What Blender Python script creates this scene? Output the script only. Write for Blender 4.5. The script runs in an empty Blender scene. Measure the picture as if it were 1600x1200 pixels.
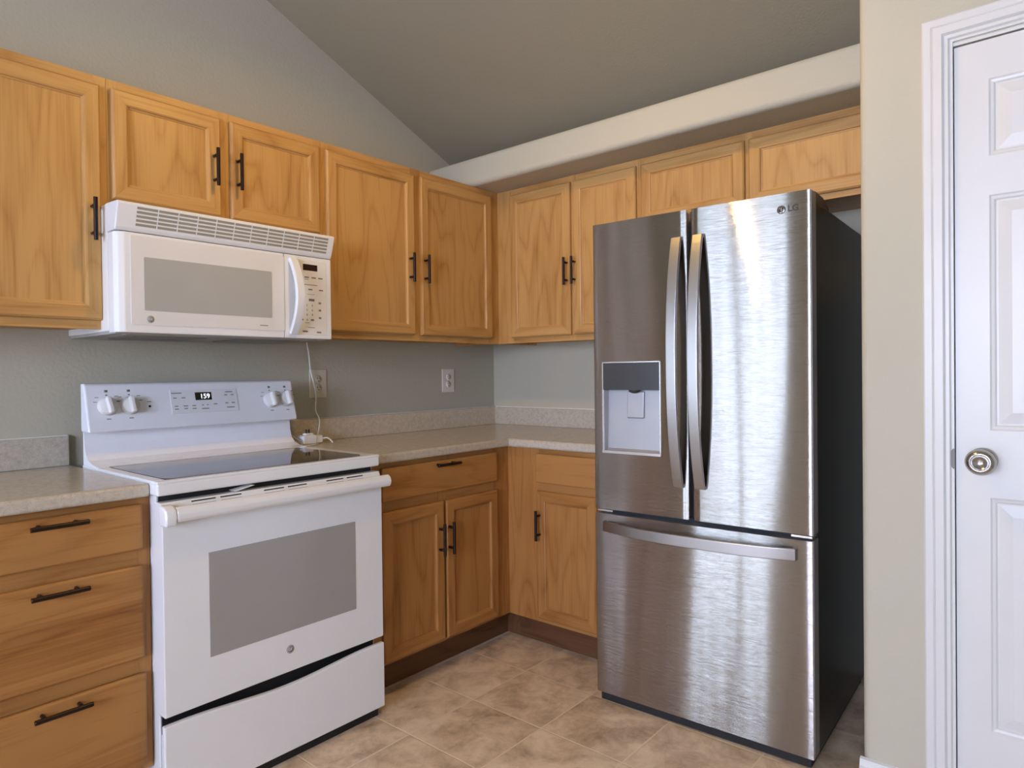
import bpy, bmesh, math, random
from mathutils import Vector, Matrix
random.seed(7)
R = math.radians
S = bpy.context.scene
COL = S.collection

# ------------------------------------------------------------------ camera, light, exposure
cam_d = bpy.data.cameras.new('camera')
cam = bpy.data.objects.new('camera', cam_d); COL.objects.link(cam); S.camera = cam
yaw, pitch, roll = R(41.312), R(-0.5838), R(-0.6853)
fwd = Vector((math.cos(yaw) * math.cos(pitch), math.sin(yaw) * math.cos(pitch), math.sin(pitch)))
rt = fwd.cross(Vector((0, 0, 1))).normalized(); up = rt.cross(fwd)
rt2 = rt * math.cos(roll) + up * math.sin(roll); up2 = -rt * math.sin(roll) + up * math.cos(roll)
m = Matrix((rt2, up2, -fwd)).transposed().to_4x4()
m.translation = Vector((-2.9489, -2.5714, 1.2075))
cam.matrix_world = m
cam_d.sensor_fit = 'HORIZONTAL'; cam_d.sensor_width = 36.0
cam_d.lens = 36.0 * 1055.67 / 1600.0
cam_d.shift_x = 32.37 / 1600.0; cam_d.shift_y = -6.12 / 1600.0
cam_d.clip_start = 0.02

S.view_settings.view_transform = 'Standard'; S.view_settings.look = 'None'
S.view_settings.gamma = 1.0; S.view_settings.use_curve_mapping = False
S.view_settings.exposure = 0.0

w = bpy.data.worlds.new('world'); S.world = w; w.use_nodes = True
w.node_tree.nodes['Background'].inputs[0].default_value = (0.55, 0.7, 1.0, 1)
w.node_tree.nodes['Background'].inputs[1].default_value = 1.0

DOOR_GLOW, SIDE_GLOW, LAMP_GLOW = 9.5, 21.5, 980.0
ROOM_X, ROOM_Y, NOOK_X, NOOK_Y, CEIL = -6.4, -5.0, -3.8, 1.0, 3.28

# ------------------------------------------------------------------ materials
def nodes(name):
    mt = bpy.data.materials.new(name); mt.use_nodes = True
    nt = mt.node_tree; nt.nodes.clear()
    o = nt.nodes.new('ShaderNodeOutputMaterial'); b = nt.nodes.new('ShaderNodeBsdfPrincipled')
    nt.links.new(b.outputs[0], o.inputs[0])
    return mt, nt, b
def N(nt, t, **kw):
    n = nt.nodes.new(t)
    for k, v in kw.items(): setattr(n, k, v)
    return n
def L(nt, a, b): nt.links.new(a, b)
def plain(name, col, rough=0.5, metal=0.0, spec=0.5, bump=0.0, bscale=200, emit=None, estr=0.0, coat=0.0, vary=0.03, vscale=9.0):
    mt, nt, b = nodes(name)
    tc = N(nt, 'ShaderNodeTexCoord')
    nz = N(nt, 'ShaderNodeTexNoise'); nz.inputs['Scale'].default_value = vscale; nz.inputs['Detail'].default_value = 3
    L(nt, tc.outputs['Object'], nz.inputs['Vector'])
    cr = N(nt, 'ShaderNodeValToRGB')
    cr.color_ramp.elements[0].position = 0.3; cr.color_ramp.elements[1].position = 0.7
    cr.color_ramp.elements[0].color = tuple(c * (1 - vary) for c in col) + (1,)
    cr.color_ramp.elements[1].color = tuple(min(1, c * (1 + vary)) for c in col) + (1,)
    L(nt, nz.outputs['Fac'], cr.inputs['Fac']); L(nt, cr.outputs[0], b.inputs['Base Color'])
    b.inputs['Roughness'].default_value = rough; b.inputs['Metallic'].default_value = metal
    b.inputs['Specular IOR Level'].default_value = spec; b.inputs['Coat Weight'].default_value = coat
    if emit: b.inputs['Emission Color'].default_value = emit + (1,); b.inputs['Emission Strength'].default_value = estr
    if bump:
        n2 = N(nt, 'ShaderNodeTexNoise'); n2.inputs['Scale'].default_value = bscale; n2.inputs['Detail'].default_value = 2
        L(nt, tc.outputs['Object'], n2.inputs['Vector'])
        bp = N(nt, 'ShaderNodeBump'); bp.inputs['Strength'].default_value = bump; bp.inputs['Distance'].default_value = 0.003
        L(nt, n2.outputs['Fac'], bp.inputs['Height']); L(nt, bp.outputs[0], b.inputs['Normal'])
    return mt

def wood(name, axis, dark, mid, light, rough=0.42, boards=False, ringn=10.0, ringamt=0.205):
    mt, nt, b = nodes(name)
    tc = N(nt, 'ShaderNodeTexCoord'); oi = N(nt, 'ShaderNodeObjectInfo')
    mul = N(nt, 'ShaderNodeMath', operation='MULTIPLY'); mul.inputs[1].default_value = 37.0
    L(nt, oi.outputs['Random'], mul.inputs[0])
    add = N(nt, 'ShaderNodeVectorMath', operation='ADD')
    L(nt, tc.outputs['Object'], add.inputs[0])
    cb = N(nt, 'ShaderNodeCombineXYZ')
    for i in range(3): L(nt, mul.outputs[0], cb.inputs[i])
    L(nt, cb.outputs[0], add.inputs[1])
    def mapped(a, c):
        mp = N(nt, 'ShaderNodeMapping')
        sc = [a, a, a]; sc[axis] = c
        mp.inputs['Scale'].default_value = sc
        L(nt, add.outputs[0], mp.inputs['Vector']); return mp.outputs[0]
    n1 = N(nt, 'ShaderNodeTexNoise'); n1.inputs['Scale'].default_value = 1.0; n1.inputs['Detail'].default_value = 2; n1.inputs['Roughness'].default_value = 0.45
    L(nt, mapped(5.0, 0.85), n1.inputs['Vector'])
    mm = N(nt, 'ShaderNodeMath', operation='MULTIPLY'); mm.inputs[1].default_value = ringn
    L(nt, n1.outputs['Fac'], mm.inputs[0])
    pp = N(nt, 'ShaderNodeMath', operation='PINGPONG'); pp.inputs[1].default_value = 0.5
    L(nt, mm.outputs[0], pp.inputs[0])
    n2 = N(nt, 'ShaderNodeTexNoise'); n2.inputs['Scale'].default_value = 1.0; n2.inputs['Detail'].default_value = 4; n2.inputs['Roughness'].default_value = 0.6
    L(nt, mapped(170, 4.5), n2.inputs['Vector'])
    n3 = N(nt, 'ShaderNodeTexNoise'); n3.inputs['Scale'].default_value = 1.0; n3.inputs['Detail'].default_value = 2
    L(nt, mapped(9, 1.2), n3.inputs['Vector'])
    # value = 0.5 + ring + pores + large
    def madd(x, k, y):
        a = N(nt, 'ShaderNodeMath', operation='MULTIPLY_ADD'); L(nt, x, a.inputs[0]); a.inputs[1].default_value = k
        if isinstance(y, float): a.inputs[2].default_value = y
        else: L(nt, y, a.inputs[2])
        return a.outputs[0]
    inv = N(nt, 'ShaderNodeMath', operation='MULTIPLY_ADD'); L(nt, pp.outputs[0], inv.inputs[0]); inv.inputs[1].default_value = -2.0; inv.inputs[2].default_value = 1.0
    pw = N(nt, 'ShaderNodeMath', operation='POWER'); L(nt, inv.outputs[0], pw.inputs[0]); pw.inputs[1].default_value = 3.5
    v = madd(pp.outputs[0], ringamt, 0.56 - ringamt * 0.25)
    v = madd(pw.outputs[0], -ringamt * 1.1, v)
    v = madd(n2.outputs['Fac'], 0.8, v); v = madd(n3.outputs['Fac'], 0.9, v)
    v = madd(oi.outputs['Random'], 0.14, v)
    v = madd(v, 1.0, -0.71)
    if boards:
        sx = N(nt, 'ShaderNodeSeparateXYZ'); L(nt, tc.outputs['Object'], sx.inputs[0])
        fl = N(nt, 'ShaderNodeMath', operation='MULTIPLY_ADD'); fl.inputs[1].default_value = 7.7; fl.inputs[2].default_value = 0.35
        L(nt, sx.outputs['Z'], fl.inputs[0])
        f2 = N(nt, 'ShaderNodeMath', operation='FLOOR'); L(nt, fl.outputs[0], f2.inputs[0])
        wn = N(nt, 'ShaderNodeTexWhiteNoise', noise_dimensions='1D'); L(nt, f2.outputs[0], wn.inputs['W'])
        v = madd(wn.outputs['Value'], 0.36, v); v = madd(v, 1.0, -0.18)
    cr = N(nt, 'ShaderNodeValToRGB'); e = cr.color_ramp.elements
    e[0].position = 0.08; e[0].color = dark + (1,); e[1].position = 0.85; e[1].color = light + (1,)
    k = e.new(0.45); k.color = mid + (1,)
    L(nt, v, cr.inputs['Fac']); L(nt, cr.outputs[0], b.inputs['Base Color'])
    b.inputs['Roughness'].default_value = rough; b.inputs['Specular IOR Level'].default_value = 0.4
    bp = N(nt, 'ShaderNodeBump'); bp.inputs['Strength'].default_value = 0.12; bp.inputs['Distance'].default_value = 0.0015
    L(nt, n2.outputs['Fac'], bp.inputs['Height']); L(nt, bp.outputs[0], b.inputs['Normal'])
    return mt

OD, OM, OL = (0.27, 0.125, 0.034), (0.415, 0.213, 0.061), (0.535, 0.305, 0.103)
oak_v = wood('oak grain upright', 2, OD, OM, OL)
oak_h = wood('oak grain level', 0, OD, OM, OL)
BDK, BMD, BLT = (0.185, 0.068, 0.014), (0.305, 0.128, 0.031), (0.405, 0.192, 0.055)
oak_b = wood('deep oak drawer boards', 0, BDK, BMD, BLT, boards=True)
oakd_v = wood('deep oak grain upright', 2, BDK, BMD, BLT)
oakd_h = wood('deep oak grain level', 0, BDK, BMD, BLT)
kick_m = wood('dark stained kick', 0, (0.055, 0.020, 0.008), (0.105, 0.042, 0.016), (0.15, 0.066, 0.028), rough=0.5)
inner_m = plain('cabinet underside', (0.36, 0.20, 0.09), 0.6)
bronze = plain('dark bronze', (0.028, 0.017, 0.013), 0.33, 0.7)
white_m = plain('white enamel', (0.80, 0.82, 0.83), 0.16, vary=0.01, coat=0.3)
daylit_m = plain('daylit white enamel', (0.86, 0.89, 0.95), 0.18, vary=0.01, coat=0.3)  # white enamel copy with the blue daylight put into its colour
white2_m = plain('white plastic', (0.78, 0.775, 0.75), 0.35, vary=0.01)
mwdoor_m = plain('microwave door face', (0.74, 0.735, 0.71), 0.2, vary=0.01)
mwglass_m = plain('microwave window mesh', (0.42, 0.42, 0.385), 0.16, vary=0.02, bump=0.05, bscale=900)
ovglass_m = plain('oven window frit', (0.345, 0.335, 0.325), 0.18, vary=0.02)
black_m = plain('black gap', (0.008, 0.008, 0.009), 0.6)
glass_top = plain('ceramic cooktop', (0.012, 0.012, 0.014), 0.06, spec=0.75, vary=0.1)
grey_mark = plain('grey print', (0.22, 0.22, 0.23), 0.5)
dark_mark = plain('dark print', (0.05, 0.05, 0.055), 0.5)
louver_back = plain('vent shade', (0.30, 0.28, 0.22), 0.6)
filter_m = plain('grease filter', (0.22, 0.21, 0.20), 0.45, 0.6)
disp_m = plain('display black', (0.006, 0.006, 0.007), 0.1)
digit_m = plain('display digits', (0.8, 0.85, 0.9), 0.5, emit=(0.85, 0.93, 1.0), estr=1.6)
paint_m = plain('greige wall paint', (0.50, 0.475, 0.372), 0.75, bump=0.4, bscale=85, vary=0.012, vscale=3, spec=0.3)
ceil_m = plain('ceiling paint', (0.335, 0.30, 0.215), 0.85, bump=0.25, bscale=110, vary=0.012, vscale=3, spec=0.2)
trim_m = plain('white trim paint', (0.66, 0.66, 0.635), 0.35, vary=0.012)
knob_m = plain('satin nickel', (0.46, 0.45, 0.43), 0.2, 1.0)
plate_m = plain('beige outlet plate', (0.66, 0.60, 0.46), 0.4)
plate2_m = plain('white outlet plate', (0.78, 0.75, 0.66), 0.4)
cord_m = plain('white cord', (0.80, 0.78, 0.74), 0.45)
hole_m = plain('outlet slots', (0.03, 0.03, 0.03), 0.6)
caulk_m = plain('white caulk', (0.72, 0.69, 0.62), 0.5)
fr_side = plain('fridge side steel', (0.022, 0.023, 0.025), 0.38, 0.35, bump=0.03, bscale=500)
fr_dark = plain('fridge dark plastic', (0.03, 0.03, 0.032), 0.4)
fr_grey = plain('fridge grey plastic', (0.30, 0.30, 0.31), 0.35, 0.3)
fr_chrome = plain('bright edge strip', (0.80, 0.79, 0.77), 0.22, 1.0)
niche_m = plain('dispenser niche', (0.40, 0.40, 0.415), 0.36, 0.5)

def steel(name, col, rough, brush, wavy):
    """level-brushed steel: each fine level scratch leans the normal up or down, slow waves lean it sideways"""
    mt, nt, b = nodes(name)
    b.inputs['Base Color'].default_value = col + (1,); b.inputs['Metallic'].default_value = 1.0
    b.inputs['Roughness'].default_value = rough
    tc = N(nt, 'ShaderNodeTexCoord'); gm = N(nt, 'ShaderNodeNewGeometry')
    def lean(scale, detail, amount, axis, prev):
        mp = N(nt, 'ShaderNodeMapping'); mp.inputs['Scale'].default_value = scale; L(nt, tc.outputs['Object'], mp.inputs['Vector'])
        nz = N(nt, 'ShaderNodeTexNoise'); nz.inputs['Scale'].default_value = 1; nz.inputs['Detail'].default_value = detail
        L(nt, mp.outputs[0], nz.inputs['Vector'])
        mm = N(nt, 'ShaderNodeMath', operation='MULTIPLY_ADD'); mm.inputs[1].default_value = amount; mm.inputs[2].default_value = -amount / 2
        L(nt, nz.outputs['Fac'], mm.inputs[0])
        cb = N(nt, 'ShaderNodeCombineXYZ'); L(nt, mm.outputs[0], cb.inputs[axis])
        ad = N(nt, 'ShaderNodeVectorMath', operation='ADD'); L(nt, prev, ad.inputs[0]); L(nt, cb.outputs[0], ad.inputs[1]); return ad.outputs[0]
    v = lean((22, 22, 30000), 0, brush, 2, gm.outputs['Normal'])
    v = lean((9, 9, 0.7), 0, wavy, 1, v)
    nm = N(nt, 'ShaderNodeVectorMath', operation='NORMALIZE'); L(nt, v, nm.inputs[0]); L(nt, nm.outputs[0], b.inputs['Normal'])
    return mt
steel_m = steel('brushed stainless', (0.345, 0.32, 0.295), 0.08, 1.35, 0.035)
handle_m = steel('satin handle steel', (0.41, 0.40, 0.385), 0.36, 0.0, 0.0)

def laminate():
    mt, nt, b = nodes('speckled laminate')
    tc = N(nt, 'ShaderNodeTexCoord')
    n1 = N(nt, 'ShaderNodeTexNoise'); n1.inputs['Scale'].default_value = 65; n1.inputs['Detail'].default_value = 8; n1.inputs['Roughness'].default_value = 0.65
    n2 = N(nt, 'ShaderNodeTexNoise'); n2.inputs['Scale'].default_value = 260; n2.inputs['Detail'].default_value = 3
    for n in (n1, n2): L(nt, tc.outputs['Object'], n.inputs['Vector'])
    a = N(nt, 'ShaderNodeMath', operation='MULTIPLY_ADD'); a.inputs[1].default_value = 0.45
    L(nt, n2.outputs['Fac'], a.inputs[0]); L(nt, n1.outputs['Fac'], a.inputs[2])
    cr = N(nt, 'ShaderNodeValToRGB'); e = cr.color_ramp.elements
    e[0].position = 0.5; e[0].color = (0.42, 0.37, 0.295, 1); e[1].position = 0.95; e[1].color = (0.57, 0.52, 0.43, 1)
    k = e.new(0.72); k.color = (0.505, 0.455, 0.37, 1)
    L(nt, a.outputs[0], cr.inputs['Fac']); L(nt, cr.outputs[0], b.inputs['Base Color'])
    b.inputs['Roughness'].default_value = 0.2; b.inputs['Specular IOR Level'].default_value = 0.6
    return mt
lam_m = laminate()

def tile():
    mt, nt, b = nodes('stone look floor tile')
    tc = N(nt, 'ShaderNodeTexCoord'); sp = N(nt, 'ShaderNodeSeparateXYZ'); L(nt, tc.outputs['Object'], sp.inputs[0])
    def M(op, a, c=None, d=None):
        n = N(nt, 'ShaderNodeMath', operation=op)
        for i, x in enumerate((a, c, d)):
            if x is None: continue
            if isinstance(x, (int, float)): n.inputs[i].default_value = x
            else: L(nt, x, n.inputs[i])
        return n.outputs[0]
    T = 0.314
    u = M('DIVIDE', M('ADD', sp.outputs['X'], 0.82 + 40 * T), T); v = M('DIVIDE', M('ADD', sp.outputs['Y'], 0.867 + 40 * T), T)
    fu, fv = M('FRACT', u), M('FRACT', v)
    du = M('MINIMUM', fu, M('SUBTRACT', 1.0, fu)); dv = M('MINIMUM', fv, M('SUBTRACT', 1.0, fv))
    d = M('MINIMUM', du, dv)
    line = N(nt, 'ShaderNodeMapRange'); line.inputs['From Min'].default_value = 0.005; line.inputs['From Max'].default_value = 0.012
    L(nt, d, line.inputs['Value'])
    cell = N(nt, 'ShaderNodeCombineXYZ'); L(nt, M('FLOOR', u), cell.inputs[0]); L(nt, M('FLOOR', v), cell.inputs[1])
    wn = N(nt, 'ShaderNodeTexWhiteNoise', noise_dimensions='2D'); L(nt, cell.outputs[0], wn.inputs['Vector'])
    off = N(nt, 'ShaderNodeVectorMath', operation='MULTIPLY_ADD'); L(nt, wn.outputs['Color'], off.inputs[0]); off.inputs[1].default_value = (7, 7, 7)
    L(nt, tc.outputs['Object'], off.inputs[2])
    n1 = N(nt, 'ShaderNodeTexNoise'); n1.inputs['Scale'].default_value = 8.5; n1.inputs['Detail'].default_value = 10; n1.inputs['Roughness'].default_value = 0.70; n1.inputs['Distortion'].default_value = 0.35
    L(nt, off.outputs[0], n1.inputs['Vector'])
    val = M('ADD', n1.outputs['Fac'], M('MULTIPLY', M('SUBTRACT', wn.outputs['Value'], 0.5), 0.09))
    cr = N(nt, 'ShaderNodeValToRGB'); e = cr.color_ramp.elements
    e[0].position = 0.27; e[0].color = (0.34, 0.235, 0.145, 1); e[1].position = 0.75; e[1].color = (0.90, 0.75, 0.55, 1)
    k = e.new(0.44); k.color = (0.62, 0.47, 0.315, 1); k = e.new(0.56); k.color = (0.77, 0.61, 0.43, 1)
    L(nt, val, cr.inputs['Fac'])
    mx = N(nt, 'ShaderNodeMix', data_type='RGBA'); L(nt, line.outputs[0], mx.inputs['Factor'])
    mx.inputs[6].default_value = (0.80, 0.66, 0.47, 1); L(nt, cr.outputs[0], mx.inputs[7])
    L(nt, mx.outputs[2], b.inputs['Base Color']); b.inputs['Roughness'].default_value = 0.42
    bp = N(nt, 'ShaderNodeBump'); bp.inputs['Strength'].default_value = 0.35; bp.inputs['Distance'].default_value = 0.002
    L(nt, M('ADD', M('MULTIPLY', n1.outputs['Fac'], 0.6), line.outputs[0]), bp.inputs['Height']); L(nt, bp.outputs[0], b.inputs['Normal'])
    return mt
tile_m = tile()

def glow(name, col, strength):
    mt = bpy.data.materials.new(name); mt.use_nodes = True; nt = mt.node_tree; nt.nodes.clear()
    o = nt.nodes.new('ShaderNodeOutputMaterial'); e = nt.nodes.new('ShaderNodeEmission')
    e.inputs[0].default_value = col + (1,); e.inputs[1].default_value = strength
    nt.links.new(e.outputs[0], o.inputs[0]); return mt
day_m = glow('daylight through shade', (0.70, 0.86, 1.12), DOOR_GLOW)
day2_m = glow('added window glow', (0.95, 1.06, 1.47), SIDE_GLOW)  # glow for the panes of the added side window
lampglow_m = glow('lamp glass', (1.0, 0.60, 0.16), LAMP_GLOW)

# ------------------------------------------------------------------ mesh helpers
class MB:
    def __init__(s): s.bm = bmesh.new()
    def _new(s, verts, faces, mi, smooth, bev, seg=2):
        vs = [s.bm.verts.new(v) for v in verts]
        fs = []
        for f in faces:
            try: q = s.bm.faces.new([vs[i] for i in f])
            except ValueError: continue
            q.material_index = mi; q.smooth = smooth; fs.append(q)
        bmesh.ops.recalc_face_normals(s.bm, faces=fs)
        if bev:
            es = list({e for f in fs for e in f.edges})
            es = [e for e in es if len(e.link_faces) == 2 and e.calc_face_angle(0) > 0.35]
            r = bmesh.ops.bevel(s.bm, geom=es, offset=bev, offset_type='OFFSET', segments=seg, profile=0.5, affect='EDGES', clamp_overlap=True, material=-1)
        return s
    def box(s, x0, x1, y0, y1, z0, z1, mi=0, bev=0, seg=2):
        v = [(x, y, z) for z in (z0, z1) for y in (y0, y1) for x in (x0, x1)]
        f = [(0, 2, 3, 1), (4, 5, 7, 6), (0, 1, 5, 4), (2, 6, 7, 3), (0, 4, 6, 2), (1, 3, 7, 5)]
        return s._new(v, f, mi, False, bev, seg)
    def prism(s, pts, axis, a0, a1, mi=0, bev=0, seg=2, smooth=False):
        """pts: outline in the two other axes (in x,y,z order), swept along axis"""
        def P(p, a):
            q = list(p); q.insert(axis, a); return tuple(q)
        n = len(pts)
        v = [P(p, a0) for p in pts] + [P(p, a1) for p in pts]
        f = [tuple(range(n)), tuple(range(n, 2 * n))] + [(i, (i + 1) % n, n + (i + 1) % n, n + i) for i in range(n)]
        return s._new(v, f, mi, smooth, bev, seg)
    def lathe(s, prof, origin, axis_dir, mi=0, n=28, smooth=True):
        """prof: (radius, along)"""
        d = Vector(axis_dir).normalized(); a = d.orthogonal().normalized(); b = d.cross(a); o = Vector(origin)
        rings, v, f = [], [], []
        for r, h in prof:
            if r < 1e-6: rings.append([len(v)]); v.append(tuple(o + d * h))
            else:
                rings.append(list(range(len(v), len(v) + n)))
                for k in range(n):
                    t = 2 * math.pi * k / n; v.append(tuple(o + d * h + (a * math.cos(t) + b * math.sin(t)) * r))
        for p, q in zip(rings, rings[1:]):
            for k in range(n):
                k2 = (k + 1) % n
                if len(p) == 1 and len(q) == 1: continue
                if len(p) == 1: f.append((p[0], q[k], q[k2]))
                elif len(q) == 1: f.append((p[k], q[0], p[k2]))
                else: f.append((p[k], q[k], q[k2], p[k2]))
        return s._new(v, f, mi, smooth, 0)
    def tube(s, path, r, mi=0, n=10, smooth=True):
        P = [Vector(p) for p in path]; v, f = [], []
        prev = None
        for i, p in enumerate(P):
            t = (P[min(i + 1, len(P) - 1)] - P[max(i - 1, 0)]).normalized()
            a = t.orthogonal().normalized() if prev is None else (prev - t * prev.dot(t)).normalized()
            prev = a; b = t.cross(a)
            for k in range(n):
                g = 2 * math.pi * k / n; v.append(tuple(p + (a * math.cos(g) + b * math.sin(g)) * r))
        for i in range(len(P) - 1):
            for k in range(n): f.append((i * n + k, i * n + (k + 1) % n, (i + 1) * n + (k + 1) % n, (i + 1) * n + k))
        f.append(tuple(range(n))); f.append(tuple((len(P) - 1) * n + k for k in range(n)))
        return s._new(v, f, mi, smooth, 0)
    def strap(s, path, wdir, wid, thk, mi=0):
        """rounded flat bar swept along a path; wdir = direction of its width"""
        P = [Vector(p) for p in path]; wd = Vector(wdir).normalized(); v, f = [], []
        prof = []
        for sx, sy in ((1, 1), (-1, 1), (-1, -1), (1, -1)):
            base = {(1, 1): 0, (-1, 1): 90, (-1, -1): 180, (1, -1): 270}[(sx, sy)]
            rr = min(0.0022, thk * 0.3)
            for k in range(4):
                g = R(base + 30 * k); prof.append((sx * (wid / 2 - rr) + rr * math.cos(g), sy * (thk / 2 - rr) + rr * math.sin(g)))
        n = len(prof)
        for i, p in enumerate(P):
            t = (P[min(i + 1, len(P) - 1)] - P[max(i - 1, 0)]).normalized(); o = wd.cross(t).normalized()
            for a, b in prof: v.append(tuple(p + wd * a + o * b))
        for i in range(len(P) - 1):
            for k in range(n): f.append((i * n + k, i * n + (k + 1) % n, (i + 1) * n + (k + 1) % n, (i + 1) * n + k))
        f.append(tuple(range(n))); f.append(tuple((len(P) - 1) * n + k for k in range(n)))
        return s._new(v, f, mi, False, 0)
    def text(s, body, size, mat, mi=0, extrude=0.0004, bold=0.0):
        cu = bpy.data.curves.new('t', 'FONT'); cu.body = body; cu.size = size; cu.extrude = extrude
        cu.offset = bold; cu.align_x = 'CENTER'; cu.align_y = 'CENTER'
        ob = bpy.data.objects.new('t', cu); COL.objects.link(ob)
        me = bpy.data.meshes.new_from_object(ob.evaluated_get(bpy.context.evaluated_depsgraph_get()))
        me.transform(mat)
        n0 = len(s.bm.faces); s.bm.from_mesh(me); s.bm.faces.ensure_lookup_table()
        for fc in s.bm.faces[n0:]: fc.material_index = mi
        bpy.data.objects.remove(ob); bpy.data.curves.remove(cu); bpy.data.meshes.remove(me)
        return s
    def obj(s, name, mats, parent=None, loc=None, autosmooth=False):
        me = bpy.data.meshes.new(name); s.bm.to_mesh(me); s.bm.free()
        for q in (mats if isinstance(mats, (list, tuple)) else [mats]): me.materials.append(q)
        o = bpy.data.objects.new(name, me); COL.objects.link(o)
        if parent: o.parent = parent
        if loc: o.location = loc
        return o

def merge(src, dst):
    """printed marks join the mesh of the part they are printed on"""
    n0 = len(dst.data.materials)
    for mt in src.data.materials: dst.data.materials.append(mt)
    bm = bmesh.new(); bm.from_mesh(dst.data); k = len(bm.faces); bm.from_mesh(src.data); bm.faces.ensure_lookup_table()
    for f in bm.faces[k:]: f.material_index += n0
    bm.to_mesh(dst.data); bm.free()
    me = src.data; bpy.data.objects.remove(src); bpy.data.meshes.remove(me)
def tag(o, label, cat, group=None):
    o['label'] = label; o['category'] = cat
    if group: o['group'] = group
    return o
def thing(name, label, cat, loc, rz=0.0, group=None):
    o = bpy.data.objects.new(name, None); COL.objects.link(o); o.location = loc; o.rotation_euler = (0, 0, rz)
    o.empty_display_size = 0.1
    return tag(o, label, cat, group)
def struct(o, label=None, cat=None):
    o['kind'] = 'structure'
    if label: o['label'] = label; o['category'] = cat
    return o
def face_y(x, y, z, tilt=0.0):
    """text matrix: readable from -y; tilt leans the top back"""
    return Matrix.Translation((x, y, z)) @ Matrix.Rotation(R(90) - tilt, 4, 'X')

# ------------------------------------------------------------------ the room
WB_END = ROOM_Y
struct(MB().box(ROOM_X - .1, .1, ROOM_Y - .1, NOOK_Y + .1, -.06, 0).obj('floor', tile_m), 'mottled brown square floor tiles with pale grout', 'floor')
RID = (-2.6, 2.356 + .417 * 2.2)          # ridge line of the vault: x, z
def vault(x): return min(2.356 + .417 * (-.4 - x), RID[1])
cz = [(.15, vault(.15)), (RID[0], RID[1]), (ROOM_X - .1, RID[1])]
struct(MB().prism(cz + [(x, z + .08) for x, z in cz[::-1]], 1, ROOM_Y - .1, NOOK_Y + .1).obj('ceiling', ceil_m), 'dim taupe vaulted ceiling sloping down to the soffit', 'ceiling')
struct(MB().prism([(NOOK_X, 0), (.1, 0), (.1, vault(.1)), (RID[0], RID[1]), (NOOK_X, RID[1])], 1, 0, .1).obj('wall_back', paint_m), 'greige wall behind the stove and microwave', 'wall')
struct(MB().box(0, .1, ROOM_Y, 0, 0, vault(0)).obj('wall_right', paint_m), 'greige wall behind the refrigerator and the right-hand cabinets', 'wall')
struct(MB().box(NOOK_X - .1, NOOK_X, .1, NOOK_Y, 0, CEIL).obj('wall_nook', paint_m), 'short return wall of the dining nook', 'wall')
struct(MB().box(ROOM_X, NOOK_X, NOOK_Y, NOOK_Y + .1, 0, CEIL).obj('wall_nook', paint_m), 'back wall of the dining nook', 'wall')
def pierced(axis, p0, p1, a0, a1, holes):
    """a wall slab of thickness p0..p1 on `axis`, running a0..a1 along the other, with openings (b0,b1,z0,z1)"""
    q = MB()
    def bx(u0, u1, z0, z1):
        if axis == 0: q.box(p0, p1, u0, u1, z0, z1)
        else: q.box(u0, u1, p0, p1, z0, z1)
    cur = a0
    for b0, b1, z0, z1 in sorted(holes):
        bx(cur, b0, 0, CEIL)
        if z0 > 0: bx(b0, b1, 0, z0)
        bx(b0, b1, z1, CEIL); cur = b1
    bx(cur, a1, 0, CEIL); return q
PD = (-0.60, 0.42, 0.06, 2.30)          # glazed patio door opening in the far left wall
BW = (-3.5, -1.5, 0.85, 2.25)           # unseen window added further along the same wall to light the kitchen
struct(pierced(0, ROOM_X - .1, ROOM_X, ROOM_Y, NOOK_Y, [PD, BW]).obj('wall_left', paint_m), 'far wall of the dining area with the glazed door', 'wall')
struct(pierced(1, ROOM_Y - .1, ROOM_Y, ROOM_X, 0, []).obj('wall_front', paint_m), 'plain wall behind the viewer', 'wall')

# glazed double door with daylight behind it
wn = struct(thing('window_1', 'tall glazed double door full of daylight, reflected in the refrigerator', 'window', (ROOM_X, 0, 0)))
q = MB()
y0, y1, z0, z1 = PD
ym = (y0 + y1) / 2 + 0.02
for a, b2 in ((y0, y0 + .05), (y1 - .05, y1), (ym - .035, ym + .035)): q.box(-.07, .01, a, b2, z0, z1, bev=.004)
q.box(-.07, .01, y0 + .05, y1 - .05, z1 - .05, z1); q.box(-.07, .01, y0 + .05, y1 - .05, z0, z0 + .07)
q.obj('window_frame', plain('tan door frame', (0.45, 0.36, 0.27), 0.5), wn)
for a, b2 in ((y0 + .05, ym - .035), (ym + .035, y1 - .05)):
    MB().box(-.05, -.04, a, b2, z0 + .07, z1 - .05).obj('pane', day_m, wn)
wn = struct(thing('added_window', 'wide glowing window added unseen beside the glazed door to light the room', 'window', (ROOM_X, 0, 0)))
q = MB(); y0, y1, z0, z1 = BW; ym = (y0 + y1) / 2
for a, b2 in ((y0, y0 + .05), (y1 - .05, y1), (ym - .03, ym + .03)): q.box(-.07, .01, a, b2, z0, z1)
for a, b2 in ((y0 + .05, ym - .03), (ym + .03, y1 - .05)): q.box(-.07, .01, a, b2, z1 - .05, z1); q.box(-.07, .01, a, b2, z0, z0 + .05)
q.obj('window_frame', trim_m, wn)
for a, b2 in ((y0 + .05, ym - .03), (ym + .03, y1 - .05)):
    MB().box(-.05, -.04, a, b2, z0 + .05, z1 - .05).obj('pane', day2_m, wn)

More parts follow.
